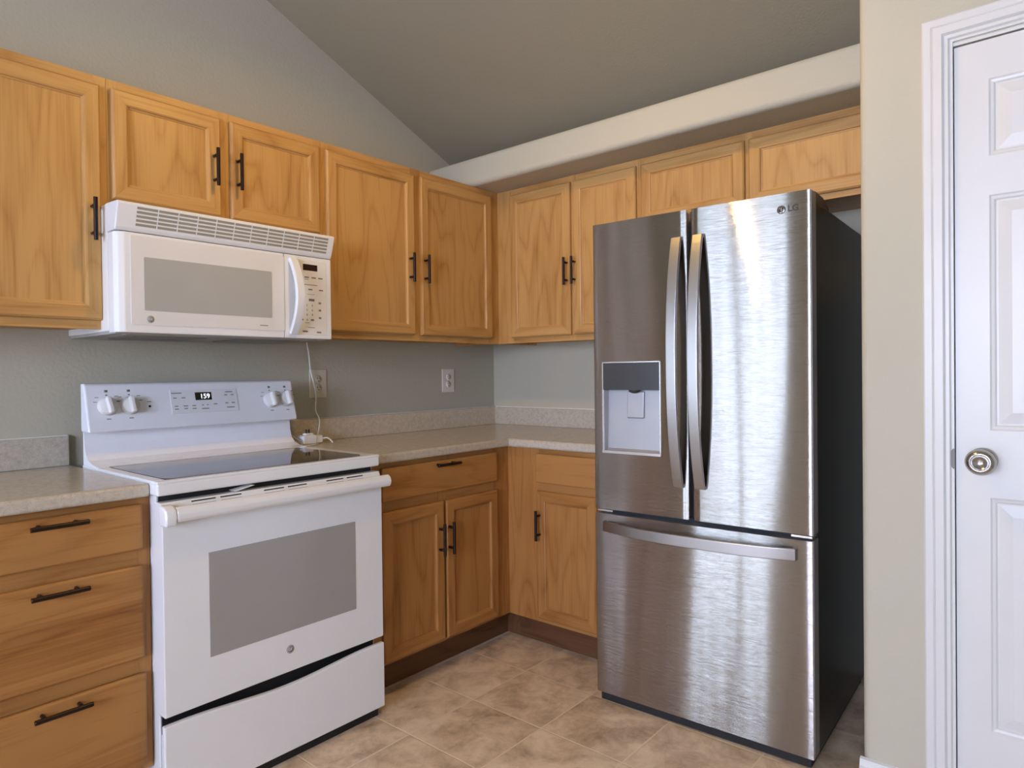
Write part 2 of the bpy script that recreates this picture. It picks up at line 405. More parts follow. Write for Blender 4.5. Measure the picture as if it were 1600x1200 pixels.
# pendant lamp over the kitchen
LX, LY, LZ = -1.62, -1.38, 2.64
lt = thing('pendant_lamp', 'warm pendant lamp hanging over the middle of the kitchen', 'pendant lamp', (LX, LY, LZ))
cz_ = vault(LX) - LZ
MB().lathe([(0, .002), (.06, .002), (.06, -.03), (0, -.03)], (0, 0, cz_), (0, 0, 1)).obj('ceiling_rose', trim_m, lt)
MB().tube([(0, 0, .10), (0, 0, cz_ - .02)], .006).obj('rod', bronze, lt)
MB().lathe([(.0, .115), (.03, .115), (.034, .09), (.08, .055), (.112, .01), (.114, 0), (.110, 0), (.078, .049), (.03, .082), (0, .085)], (0, 0, 0), (0, 0, 1)).obj('lamp_shade', bronze, lt)
MB().lathe([(0, -.031)] + [(.03 * math.sin(R(a)), -.03 * math.cos(R(a))) for a in range(15, 166, 15)] + [(.012, .03), (.012, .05)], (0, 0, .032), (0, 0, 1)).obj('bulb', lampglow_m, lt)

# soffit over the right run, rounded lower edge
def arc(cx, cy, r, a0, a1, n=6): return [(cx + r * math.cos(R(a0 + (a1 - a0) * k / n)), cy + r * math.sin(R(a0 + (a1 - a0) * k / n))) for k in range(n + 1)]
SX, SZ0, SZ1, PX, PY = -.494, 2.133, 2.272, -.806, -2.09
prof = [(0, SZ0), (0, vault(0) - .002), ((2.356 - .4 * .417 - SZ1) / .417, SZ1 - .002)] + arc(SX + .02, SZ1 - .02, .02, 90, 180) + arc(SX + .025, SZ0 + .025, .025, 180, 270)
struct(MB().prism(prof, 1, PY, 0).obj('wall_soffit', paint_m), 'pale soffit ledge running over the right-hand cabinets', 'soffit')
# pantry walls: rounded outside corner, door opening
DY0, DY1, DZ = -2.315, -2.935, 2.045
q = MB()
pr = [(0, PY), (0, PY - .1)] + [(PX + .1, PY - .1), (PX + .1, DY0 + .012), (PX, DY0 + .012)] + arc(PX + .022, PY - .022, .022, 180, 90)
q.prism([(a, b) for a, b in pr], 2, 0, SZ1, bev=0)
q.box(PX, PX + .1, DY1 - .012, DY0 + .012, DZ + .012, SZ1)
q.box(PX, PX + .1, -3.3, DY1 - .012, 0, SZ1)
q.box(PX, 0, -3.4, -3.3, 0, SZ1)
q.box(PX + .1, 0, -3.3, PY - .1, SZ1 - .08, SZ1)
struct(q.obj('wall_pantry', paint_m), 'greige pantry wall with a rounded corner between refrigerator and white door', 'wall')
struct(MB().prism([(PX - .013, 0), (PX - .013, .075), (PX - .008, .092), (PX, .096), (PX, 0)], 1, -2.25, PY + .006).obj('baseboard_pantry', trim_m), 'white baseboard at the foot of the pantry wall', 'baseboard')

# pantry door: casing, jamb, six-panel slab, knob
dr = struct(thing('door_1', 'white six-panel pantry door beside the refrigerator', 'door', (PX, DY0, 0)))
cas = [(0, 0), (-.014, 0), (-.017, .004), (-.017, .020), (-.0145, .0225), (-.019, .026), (-.019, .045), (-.012, .050), (-.012, .058), (-.006, .062), (-.006, .068), (0, .068)]
W2 = DY0 - DY1
def casing_side(q, sgn):
    # profile (depth x, offset from the opening's outer edge inwards)
    o0 = .070 if sgn > 0 else -W2 - .070
    loops = []
    for z in (0, None):
        loops.append([(dx, (o0 - u) if sgn > 0 else (o0 + u), (0 if z == 0 else DZ + .083 - u)) for dx, u in cas])
    n = len(cas); v = loops[0] + loops[1]
    q._new(v, [tuple(range(n)), tuple(range(n, 2 * n))] + [(i, (i + 1) % n, n + (i + 1) % n, n + i) for i in range(n)], 0, False, 0)
q = MB(); casing_side(q, 1); casing_side(q, -1)
n = len(cas); v = [(dx, .070 - u, DZ + .083 - u) for dx, u in cas] + [(dx, -W2 - .070 + u, DZ + .083 - u) for dx, u in cas]
q._new(v, [tuple(range(n)), tuple(range(n, 2 * n))] + [(i, (i + 1) % n, n + (i + 1) % n, n + i) for i in range(n)], 0, False, 0)
q.obj('door_casing', trim_m, dr)
q = MB()
q.box(.0, .1, .004, .012, 0, DZ + .004); q.box(.0, .1, -W2 - .012, -W2 - .004, 0, DZ + .004); q.box(0, .1, -W2 - .012, .012, DZ + .004, DZ + .012)
q.box(.045, .1, -W2 - .012, .012, 0, DZ + .004, mi=1)
q.obj('door_jamb', [trim_m, black_m], dr)
# slab with recessed, raised-centre panels
def panel_door(q, w, z0, z1, cols, rows, xf, th):
    us = sorted({0, w} | {a for c in cols for a in c}); zs = sorted({z0, z1} | {a for r in rows for a in r})
    for u0, u1 in zip(us, us[1:]):
        for a, b in zip(zs, zs[1:]):
            if (u0, u1) in cols and (a, b) in rows:
                prev = None
                for ins, dep in ((0, 0), (.004, .003), (.010, .0045), (.014, .008), (.018, .008), (.046, .0015), (.046, .0015)):
                    lp = [(xf + dep, -(u0 + ins), a + ins), (xf + dep, -(u1 - ins), a + ins), (xf + dep, -(u1 - ins), b - ins), (xf + dep, -(u0 + ins), b - ins)]
                    if prev: q._new(prev + lp, [(i, (i + 1) % 4, 4 + (i + 1) % 4, 4 + i) for i in range(4)], 0, False, 0)
                    prev = lp
                q._new(prev, [(0, 1, 2, 3)], 0, False, 0)
            else: q._new([(xf, -u0, a), (xf, -u1, a), (xf, -u1, b), (xf, -u0, b)], [(0, 1, 2, 3)], 0, False, 0)
    q.box(xf + .01, xf + th, -w, 0, z0, z1)
    for u in (0, -w): q._new([(xf, u, z0), (xf + .01, u, z0), (xf + .01, u, z1), (xf, u, z1)], [(0, 1, 2, 3)], 0, False, 0)
    q._new([(xf, 0, z1), (xf + .01, 0, z1), (xf + .01, -w, z1), (xf, -w, z1)], [(0, 1, 2, 3)], 0, False, 0)
q = MB()
cw = .185
panel_door(q, W2, .012, DZ, [(.073, .073 + cw), (W2 - .073 - cw, W2 - .073)], [(.265, .872), (1.045, 1.648), (1.748, 1.945)], .004, .04)
bmesh.ops.remove_doubles(q.bm, verts=q.bm.verts, dist=1e-5); bmesh.ops.recalc_face_normals(q.bm, faces=q.bm.faces)
q.obj('door_panel', trim_m, dr)
MB().lathe([(.030, .0), (.032, -.004), (.028, -.010), (.012, -.014), (.011, -.030), (.016, -.036), (.030, -.046), (.0335, -.056), (.031, -.066), (.024, -.072), (.0205, -.0735), (.0185, -.071), (.017, -.066), (0, -.064)], (.004, -.058, .968), (1, 0, 0), n=40).obj('door_knob', knob_m, dr)
MB().lathe([(0, -.021), (.020, -.021), (.020, -.0195), (0, -.0195)], (0, .012, .968), (1, 0, 0)).obj('strike_plate', knob_m, dr) if False else None
q = MB(); q.prism([(.0025 + .010 * math.cos(R(a)), .968 + .027 * math.sin(R(a))) for a in range(-90, 91, 15)], 0, -.0085, -.0045); q.obj('strike_plate', plain('dull strike plate', (0.16, 0.155, 0.145), 0.5, 0.3), dr)

# ------------------------------------------------------------------ cabinets
def bar_pull(parent, x, z, yf, vertical, half=.064, sp=.041):
    q = MB()
    ax = (0, 0, 1) if vertical else (1, 0, 0)
    yb = yf - .030
    p = lambda t, y: (x, y, z + t) if vertical else (x + t, y, z)
    q.tube([p(-half, yb), p(-half + .002, yb), p(half - .002, yb), p(half, yb)], .0062, n=12)
    for t in (-sp, sp): q.tube([p(t, yf + .001), p(t, yb)], .0052, n=10)
    return q.obj('handle', bronze, parent)
def door(parent, x0, x1, z0, z1, yf, hx=None, hz=None, wd=None):
    """yf = face-frame plane; the door stands proud of it"""
    q = MB(); y = yf - .001
    prof = [(0, 0), (0, -.013), (.006, -.0185), (.041, -.0185), (.0455, -.0165), (.048, -.0115), (.052, -.0105), (.052, -.004)]
    loops = [[(x0 + i, y + d, z0 + i), (x1 - i, y + d, z0 + i), (x1 - i, y + d, z1 - i), (x0 + i, y + d, z1 - i)] for i, d in prof]
    for a, b in zip(loops, loops[1:]):
        for k in range(4):
            k2 = (k + 1) % 4
            q._new([a[k], a[k2], b[k2], b[k]], [(0, 1, 2, 3)], 1 if k in (0, 2) else 0, False, 0)
    bmesh.ops.remove_doubles(q.bm, verts=q.bm.verts, dist=1e-6); bmesh.ops.recalc_face_normals(q.bm, faces=q.bm.faces)
    wd = wd or (oak_v, oak_h)
    d = q.obj('door', list(wd), parent)
    MB().box(x0 + .0522, x1 - .0522, y - .0085, y - .003, z0 + .0522, z1 - .0522).obj('panel', wd[0], d)
    if hx is not None: bar_pull(d, hx, hz, y - .0185, True)
    return d
def drawer(parent, x0, x1, z0, z1, yf, hz=None):
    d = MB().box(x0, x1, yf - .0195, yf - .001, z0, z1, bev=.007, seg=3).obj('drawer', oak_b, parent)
    if hz: bar_pull(d, (x0 + x1) / 2 - .002, hz, yf - .0195, False)
    return d
def frame(parent, w, z0, z1, yf, vs, hs, wd=None):
    """face frame: upright members vs=(x0,x1), level members hs=(z0,z1) spanning between"""
    q = MB()
    for a, b in vs: q.box(a, b, yf, yf + .019, z0, z1, 0)
    for a, b in hs:
        edges = sorted(vs)
        for (l0, l1), (r0, r1) in zip(edges, edges[1:]):
            q.box(l1, r0, yf + .0004, yf + .019, a, b, 1)
    return q.obj('face_frame', list(wd or (oak_v, oak_h)), parent)
def upper(label, loc, rz, w, h, dep, vs, hs, doors, group):
    t = thing('wall_cabinet', label, 'cabinet', loc, rz, group)
    q = MB(); y = -dep + .019
    q.box(0, .015, y, 0, 0, h); q.box(w - .015, w, y, 0, 0, h); q.box(.015, w - .015, y, 0, h - .015, h)
    q.box(.015, w - .015, y, 0, .012, .024); q.box(.015, w - .015, -.008, 0, .024, h - .015)
    q.obj('body', oak_v, t)
    frame(t, w, 0, h, -dep, vs, hs)
    for d in doors: door(t, *d[:4], -dep, *d[4:])
    return t
def base(label, loc, rz, w, dep, vs, hs, doors, drawers, group, kick0=0.0, kick_w=None):
    t = thing('base_cabinet', label, 'cabinet', loc, rz, group)
    q = MB(); y = -dep + .019
    q.box(0, .015, y, 0, .125, .878); q.box(w - .015, w, y, 0, .125, .878); q.box(.015, w - .015, y, 0, .125, .14); q.box(.015, w - .015, -.008, 0, .14, .878)
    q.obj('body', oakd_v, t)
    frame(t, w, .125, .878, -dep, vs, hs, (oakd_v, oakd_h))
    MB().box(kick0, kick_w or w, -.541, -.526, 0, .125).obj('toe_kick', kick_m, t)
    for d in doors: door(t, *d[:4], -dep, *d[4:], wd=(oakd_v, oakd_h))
    for d in drawers: drawer(t, *d[:4], -dep, *d[4:])
    return t
UZ0, UZ1, UD, BD = 1.357, 2.132, .30, .616
UH = UZ1 - UZ0; G1, G2 = 'oak wall cabinets', 'oak base cabinets'
fh = [(0, .032), (UH - .038, UH)]
zd0, zd1 = 1.384 - UZ0, 2.101 - UZ0
# left run, wall cabinets (local x runs along the wall)
X = -2.624
upper('oak wall cabinet cut by the left edge, one tall door, left of the microwave', (X, 0, UZ0), 0, .470, UH, UD, [(0, .035), (.435, .470)], fh,
      [(.020, .448, zd0, zd1, .420, 1.685 - UZ0)], G1)
X = -2.153; h2 = UZ1 - 1.738
upper('short two-door oak wall cabinet directly above the white microwave', (X, 0, 1.738), 0, .782, h2, UD, [(0, .03), (.352, .405), (.745, .782)],
      [(0, .032), (h2 - .035, h2)], [(.010, .360, 1.762 - 1.738, 2.104 - 1.738, .334, 1.925 - 1.738), (.397, .764, 1.762 - 1.738, 2.104 - 1.738, .420, 1.925 - 1.738)], G1)
X = -1.371
upper('tall two-door oak wall cabinet between the microwave and the corner', (X, 0, UZ0), 0, 1.071, UH, UD, [(0, .03), (.470, .530), (.985, 1.071)], fh,
      [(.015, .479, zd0, zd1, .447, 1.680 - UZ0), (.520, 1.003, zd0, zd1, .537, 1.681 - UZ0)], G1)
# right run, wall cabinets: local x = distance from the corner
RB = R(-90)
upper('tall two-door oak wall cabinet on the right wall between corner and refrigerator', (0, -.3, UZ0), RB, .810, UH, UD, [(0.0, .10), (.448, .483), (.785, .810)], fh,
      [(.095, .458, zd0, zd1, .443, 1.681 - UZ0), (.474, .804, zd0, zd1, .487, 1.681 - UZ0)], G1)
h3 = UZ1 - 1.822
upper('short two-door oak wall cabinet over the refrigerator, under the soffit', (0, -1.111, 1.822), RB, .974, h3, UD, [(0, .03), (.455, .495), (.944, .974)],
      [(0, .035), (h3 - .04, h3)], [(.019, .466, .022, 2.101 - 1.822), (.483, .955, .022, 2.101 - 1.822)], G1)
# base cabinets
bh = [(.125, .15), (.69, .745), (.855, .878)]
base('oak three-drawer base cabinet left of the stove', (-2.624, 0, 0), 0, .452, BD, [(0, .03), (.420, .452)], [(.125, .155), (.395, .445), (.69, .74), (.855, .878)],
     [], [(.020, .429, .738, .862, .842), (.020, .428, .441, .695, .672), (.020, .432, .145, .397, .3745)], G2)
base('oak base cabinet right of the stove, one drawer over two doors', (-1.405, 0, 0), 0, .789, BD, [(0, .06), (.345, .40), (.685, .789)], bh,
     [(.050, .366, .138, .695, .336, .547), (.377, .695, .138, .695, .389, .547)], [(.050, .693, .735, .862, .846)], G2)
t = base('oak base cabinet on the right wall beside the refrigerator, pale filler at its corner', (0, -BD, 0), RB, .494, BD, [(0, .175), (.468, .494)], bh,
     [(.172, .474, .144, .697, .191, .552)], [(.168, .474, .732, .858)], G2)

upper('oak wall cabinet past the photo\'s left edge, two doors', (-3.540, 0, UZ0), 0, .914, UH, UD, [(0, .035), (.437, .477), (.879, .914)], fh,
      [(.020, .448, zd0, zd1, .420, 1.685 - UZ0), (.466, .894, zd0, zd1, .494, 1.685 - UZ0)], G1)
base('oak base cabinet past the photo\'s left edge, two doors', (-3.540, 0, 0), 0, .914, BD, [(0, .03), (.437, .477), (.884, .914)], bh,
     [(.020, .448, .138, .695, .430, .538), (.466, .894, .138, .695, .484, .538)], [(.020, .894, .735, .862, .846)], G2)
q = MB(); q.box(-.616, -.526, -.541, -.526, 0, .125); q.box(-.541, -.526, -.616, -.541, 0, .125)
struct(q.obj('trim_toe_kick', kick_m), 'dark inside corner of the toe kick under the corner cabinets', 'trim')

# worktops
def worktop(label, outline, top, splashes, front_edges):
    z0, z1 = .880, .916
    q = MB(); q.prism(outline, 2, z0, z1, bev=.0)
    es = []
    for e in q.bm.edges:
        a, b = e.verts
        if abs(a.co.z - b.co.z) < 1e-6:
            for (p, r) in front_edges:
                if all(min(p[0], r[0]) - 1e-4 <= v.co.x <= max(p[0], r[0]) + 1e-4 and min(p[1], r[1]) - 1e-4 <= v.co.y <= max(p[1], r[1]) + 1e-4 for v in (a, b)): es.append(e)
    bmesh.ops.bevel(q.bm, geom=es, offset=.010, segments=4, profile=.5, affect='EDGES', clamp_overlap=True)
    o = tag(q.obj('worktop', lam_m), label, 'countertop')
    q = MB(); c = MB()
    for (x0, x1, y0, y1) in splashes:
        q.box(x0, x1, y0, y1, z1, 1.014, bev=.003)
    q.obj('backsplash', lam_m, o)
    for (x0, x1, y0, y1) in splashes:
        if x1 - x0 > y1 - y0: c.box(x0, x1, y1 - .010, y1, 1.014, 1.018)
        else: c.box(x1 - .010, x1, y0, y1, 1.014, 1.018)
    c.obj('caulk_bead', caulk_m, o)
    return o
CF = -.646
worktop('speckled taupe worktop left of the stove, over the drawers', [(-3.555, 0), (-3.555, CF), (-2.183, CF), (-2.183, 0)], None, [(-3.555, -2.186, -.02, 0)], [((-3.555, CF), (-2.183, CF))])
worktop('speckled taupe L-shaped corner worktop right of the stove', [(-1.412, 0), (-1.412, CF), (CF, CF), (CF, -1.125), (0, -1.125), (0, 0)], None,
        [(-1.412, 0, -.02, 0), (-.02, 0, -1.125, -.02)], [((-1.412, CF), (CF, CF)), ((CF, CF), (CF, -1.125))])

# ------------------------------------------------------------------ stove
st = thing('stove', 'white freestanding electric range with a black glass cooktop', 'stove', (-1.798, 0, 0))
q = MB(); q.box(-.371, .376, -.655, -.112, .035, .884, bev=.003); q.obj('body', white_m, st)
MB().box(-.366, .366, -.685, -.15, 0, .036).obj('base', black_m, st)
MB().box(-.366, .366, -.662, -.654, .04, .882).obj('front_recess', black_m, st)
# cooktop frame: raised rim round the glass
q = MB(); q.box(-.382, .382, -.692, -.118, .884, .9185, bev=.006, seg=3)
gx0, gx1, gy0, gy1 = -.348, .334, -.664, -.245
rim = [(-.382, -.692, .382, -.12), (gx0, gy0, gx1, gy1)]
(a0, b0, a1, b1), (c0, d0, c1, d1) = rim
zt = .9245
for x0, x1, y0, y1 in ((a0, a1, b0, d0), (a0, a1, d1, b1), (a0, c0, d0, d1), (c1, a1, d0, d1)): q.box(x0, x1, y0, y1, .916, zt, bev=.0025)
cook = q.obj('cooktop', white_m, st)
pts = [p for p in arc(gx0 + .03, gy0 + .03, .03, 180, 270)] + arc(gx1 - .03, gy0 + .03, .03, 270, 360) + arc(gx1 - .01, gy1 - .01, .01, 0, 90) + arc(gx0 + .01, gy1 - .01, .01, 90, 180)
q = MB(); q.prism(pts, 2, .919, .9255); q.obj('ceramic_glass', glass_top, cook)
# coved riser behind the glass
cv = [(-.118, 1.04), (-.126, 1.03), (-.130, .99), (-.140, .960), (-.162, .940), (-.20, .930), (-.244, .9262), (-.244, .918), (-.118, .918)]
MB().prism(cv, 0, -.378, .378, smooth=False).obj('riser', daylit_m, st)
# control panel
cp = [(-.181, 1.031), (-.139, 1.184), (-.128, 1.190), (-.108, 1.190), (-.108, 1.031)]
pan = MB().prism(cp, 0, -.381, .381, bev=.011, seg=4).obj('control_panel', daylit_m, st)
tilt = math.atan2(.042, .153)
def on_panel(z, off=0.0):
    y = -.181 + (z - 1.031) * .042 / .153
    return (y - math.cos(tilt) * off, z + math.sin(tilt) * off)
def knob(x, z, pointer):
    y, zz = on_panel(z)
    nrm = (0, -math.cos(tilt), math.sin(tilt))
    q = MB(); q.lathe([(.0, .0), (.031, .0), (.031, .003), (.0275, .006), (.0275, .012), (.0245, .016), (0, .016)], (x, y, zz), nrm, n=36)
    g = MB(); g.box(-.0075, .0075, -.0275, .0275, .014, .034, bev=.004, seg=3)
    me = bpy.data.meshes.new('k'); g.bm.to_mesh(me); g.bm.free()
    me.transform(Matrix.Translation((x, y, zz)) @ Matrix.Rotation(R(90) - tilt, 4, 'X') @ Matrix.Rotation(R(pointer), 4, 'Z'))
    q.bm.from_mesh(me); bpy.data.meshes.remove(me)
    q.obj('knob', white2_m, st)
for x, z, p in ((-.317, 1.113, 8), (-.247, 1.113, 4), (.275, 1.113, 6), (.344, 1.116, 4)): knob(x, z, p)
# print round the knobs and on the panel
q = MB()
def mark(x, z, w, h, mi=0, off=.0004):
    for e in (0,):
        y, zz = on_panel(z, off)
        g = MB(); g.box(-w / 2, w / 2, -h / 2, h / 2, -.0003, .0003)
        me = bpy.data.meshes.new('k'); g.bm.to_mesh(me); g.bm.free()
        me.transform(Matrix.Translation((x, y, zz)) @ Matrix.Rotation(R(90) - tilt, 4, 'X'))
        n0 = len(q.bm.faces); q.bm.from_mesh(me); bpy.data.meshes.remove(me); q.bm.faces.ensure_lookup_table()
        for f in q.bm.faces[n0:]: f.material_index = mi
for x in (-.317, -.247, .275, .344):
    mark(x, 1.163, .010, .008, 0); mark(x + .002, 1.164, .005, .004, 1)
    mark(x, 1.150, .006, .003, 1)
    for dx, dz in ((-.036, 1.128), (.036, 1.130), (-.030, 1.143), (.030, 1.146)): mark(x + dx, dz, .011, .0022, 0)
    mark(x, 1.072, .013, .003, 0)
mark(-.184, 1.124, .014, .0022, 0)
merge(q.obj('lettering', [grey_mark, dark_mark], pan), pan)
y, zz = on_panel(1.108)
MB().lathe([(0, .0), (.0042, 0), (.0042, .0012), (0, .0012)], (-.184, y, zz), (0, -math.cos(tilt), math.sin(tilt)), n=16).obj('indicator_light', black_m, pan)
# clock panel
def slab_on_panel(x0, x1, z0, z1, t, mats, name, parent, bev=.002, off=0.0):
    g = MB(); zc = (z0 + z1) / 2; hh = (z1 - z0) / math.cos(tilt)
    g.box(-(x1 - x0) / 2, (x1 - x0) / 2, -hh / 2, hh / 2, off, off + t, bev=bev)
    y, zz = on_panel(zc)
    M4 = Matrix.Translation(((x0 + x1) / 2, y, zz)) @ Matrix.Rotation(R(90) - tilt, 4, 'X')
    bmesh.ops.transform(g.bm, matrix=M4, verts=g.bm.verts)
    return g.obj(name, mats, parent)
ck = slab_on_panel(-.112, .136, 1.078, 1.160, .0025, plain('clock panel face', (0.78, 0.80, 0.84), 0.3), 'clock_panel', st)
slab_on_panel(-.024, .037, 1.122, 1.150, .0006, disp_m, 'display', ck, bev=0, off=.0026)
y, zz = on_panel(1.135, .0036)
MB().text('159', .025, face_y(.012, y, zz, tilt), extrude=.0003).obj('display_digits', digit_m, ck)
q = MB()
for x, z, w_ in ((-.09, 1.149, .036), (.105, 1.149, .028), (-.097, 1.132, .012), (-.067, 1.132, .014), (.092, 1.138, .011), (.117, 1.138, .011), (-.095, 1.103, .012), (-.062, 1.103, .016), (-.032, 1.103, .013), (.0, 1.104, .006), (.018, 1.104, .006), (.048, 1.106, .013), (.092, 1.108, .012), (.117, 1.108, .012), (.008, 1.091, .026), (-.095, 1.093, .014), (-.062, 1.094, .012), (-.032, 1.093, .014), (.105, 1.092, .03)):
    mark(x, z, w_, .0035, 0, .0031)
merge(q.obj('lettering', [grey_mark, dark_mark], ck), ck)
# oven door
ydo = -.706
q = MB(); q.prism([(-.660, .283), (-.660, .866), (ydo + .012, .866), (ydo + .004, .846), (ydo, .838), (ydo, .286), (ydo + .003, .283)], 0, -.376, .378, bev=.003)
od = q.obj('oven_door', white_m, st)
MB().box(-.250, .261, ydo - .0012, ydo + .002, .411, .709, bev=.001).obj('oven_window', ovglass_m, od)
def slot(x0, x1, z):
    q = MB()
    yy = ydo + .004 + (z - .846) * .008 / .020
    q.box(x0, x1, yy - .0006, yy + .001, z - .0020, z + .0020)
    q.obj('vent_slot', black_m, od)
for x0, x1 in ((-.292, -.222), (-.208, -.143), (-.070, -.002), (.012, .080), (.155, .222), (.236, .303)):
    slot(x0, x1, .8595); slot(x0 + .001, x1, .8495)
q = MB()
hp = [(-.742, .817), (-.748, .825), (-.750, .838), (-.744, .851), (-.733, .857), (-.722, .855), (-.719, .847), (-.719, .825), (-.726, .817)]
q.prism(hp, 0, -.352, .388, smooth=False, bev=.0025)
q.prism([(-.744, .808), (-.750, .828), (-.745, .852), (-.722, .862), (ydo + .008, .862), (ydo + .002, .806)], 0, -.384, -.352, bev=.006, seg=3)
q.box(.345, .388, -.727, ydo + .003, .822, .852, bev=.004)
q.obj('handle', white_m, od)
# round monogram on the door
def monogram(parent, x, y, z, r):
    q = MB(); q.lathe([(0, 0), (r, 0), (r, .0012), (0, .0012)], (x, y, z), (0, -1, 0), n=28)
    q.lathe([(r * .80, .0012), (r * .86, .0012), (r * .86, .0016), (r * .80, .0016)], (x, y, z), (0, -1, 0), mi=1, n=28)
    q.text('GE', r * 1.0, face_y(x, y - .0014, z), mi=1, extrude=.0003)
    q.obj('badge', [grey_mark, white2_m], parent)
monogram(od, .006, ydo, .354, .0125)
MB().prism([(-.158, .867), (-.096, .879), (-.108, .8805), (-.166, .871)], 1, -.690, -.664).obj('door_latch', white2_m, st)
# storage drawer with a scooped top edge
top = []
for k in range(33):
    x = -.380 + .760 * k / 32; u = x / .34
    top.append((x,   .262 - (.019 * (1 + math.cos(math.pi * max(-1, min(1, u)))) / 2)))
q = MB(); q.prism([(-.380, .036), (.380, .036)] + top[::-1], 1, -.708, -.690, bev=.004, seg=2)
q.box(-.37, .37, -.690, -.664, .036, .225)
q.obj('drawer', white_m, st)

# ------------------------------------------------------------------ microwave
mw = thing('microwave', 'white over-the-range microwave hung under the short cabinet', 'microwave', (-1.799, 0, 1.337))
MB().box(-.379, .379, -.358, -.002, .012, .396, bev=.003).obj('body', white2_m, mw)
q = MB(); q.box(-.374, .374, -.40, -.01, .003, .012)
q.box(-.30, -.06, -.33, -.12, -.001, .004, mi=1, bev=.002); q.box(.06, .30, -.33, -.12, -.001, .004, mi=1, bev=.002)
q.box(-.34, .34, -.39, -.355, .0, .004, mi=2)
q.obj('underside', [plain('microwave underside', (0.36, 0.35, 0.33), 0.5), filter_m, louver_back], mw)
# door
q = MB(); q.prism([(-.3995, -.362), (-.379, -.362), (-.379, -.404), (-.371, -.418), (-.355, -.424), (.178, -.424), (.178, -.362)][1:], 2, .006, .307, bev=.003)
md = q.obj('door', white_m, mw)
q = MB(); q.prism(arc(-.332, .036, .006, 180, 270) + arc(.172, .036, .006, 270, 360) + arc(.172, .292, .006, 0, 90) + arc(-.332, .292, .006, 90, 180), 1, -.4262, -.42)
q.obj('door_face', mwdoor_m, md)
q = MB(); q.prism(arc(-.296, .078, .004, 180, 270) + arc(.124, .078, .004, 270, 360) + arc(.124, .232, .004, 0, 90) + arc(-.296, .232, .004, 90, 180), 1, -.4275, -.42)
q.obj('window', mwglass_m, md)
monogram(md, -.283, -.4262, .048, .0105)
MB().box(.082, .112, -.4268, -.4258, .0445, .0475).obj('door_print', grey_mark, md)
q = MB(); path = []
for k in range(25):
    t = -1 + 2 * k / 24; path.append((.212, -.424 - .046 * (1 - abs(t) ** 2.0) - .004, .157 + .134 * t))
q.strap(path, (1, 0, 0), .030, .016); q.obj('handle', white_m, md)
# keypad panel
q = MB(); q.box(.180, .379, -.424, -.362, .006, .307, bev=.003); kp = q.obj('control_panel', white_m, mw)
kpad = MB().box(.232, .357, -.4252, -.42, .020, .292, bev=.001).obj('keypad', plain('keypad face', (0.76, 0.75, 0.73), 0.3), kp)
MB().box(.2565, .318, -.4258, -.424, .256, .279).obj('display', plain('microwave display', (0.030, 0.012, 0.010), 0.15), kp)
q = MB(); yk = -.4255
def km(x, z, w_, h=.0035, mi=0): q.box(x - w_ / 2, x + w_ / 2, yk - .0002, yk + .0003, z - h / 2, z + h / 2, mi)
for x in (.245, .272, .302, .331): km(x, .231, .019, .0045, 1)
km(.272, .2235, .016, .0022); km(.289, .204, .055, .0022, 1)
for x in (.247, .287, .333): km(x, .187, .017, .0045, 1)
km(.289, .169, .03, .0015); km(.252, .150, .018, .0045, 1); km(.292, .1485, .024, .009, 1)
for r_, row in enumerate(('123', '456', '789')):
    for c_, ch in enumerate(row): q.text(ch, .0105, face_y(.249 + .0225 * c_, yk, .128 - .0175 * r_), mi=1)
q.text('0', .0105, face_y(.2715, yk, .0745), mi=1); km(.249, .075, .013, .006, 1); km(.294, .075, .013, .006, 1); km(.2715, .064, .018, .002)
for z in (.139, .112, .084): km(.327, z, .011, .007, 0)
km(.289, .047, .030, .002, 1); km(.263, .032, .022, .006, 1); km(.322, .030, .019, .005, 1)
merge(q.obj('lettering', [grey_mark, plain('keypad ink', (0.16, 0.15, 0.15), 0.5)], kp), kpad)
# vent grille
q = MB(); gp = [(-.36, .309), (-.424, .309), (-.430, .318), (-.452, .385), (-.447, .392), (-.36, .396)]
gtl = math.atan2(.022, .067)
q.prism(gp, 0, -.381, .379, bev=.003); vg = q.obj('vent_grille', white_m, mw)
q = MB()
def gy(z): return -.430 - (z - .318) * .022 / .067
x0, x1 = -.325, .352
zs = [.323 + .0118 * k for k in range(6)]
for a in zs[:-1]:
    q.prism([(gy(a + .0028) - .0006, a + .0028), (gy(a + .0098) - .0006, a + .0098), (gy(a + .0098) + .002, a + .0098), (gy(a + .0028) + .002, a + .0028)], 0, x0, x1)
q.obj('vent_opening', louver_back, vg)
q = MB()
for k in range(1, 11):
    x = x0 + (x1 - x0) * k / 11
    q.prism([(gy(.322) - .0012, .322), (gy(.382) - .0012, .382), (gy(.382) + .002, .382), (gy(.322) + .002, .322)], 0, x - .0015, x + .0015)
merge(q.obj('rib', white_m, vg), vg)

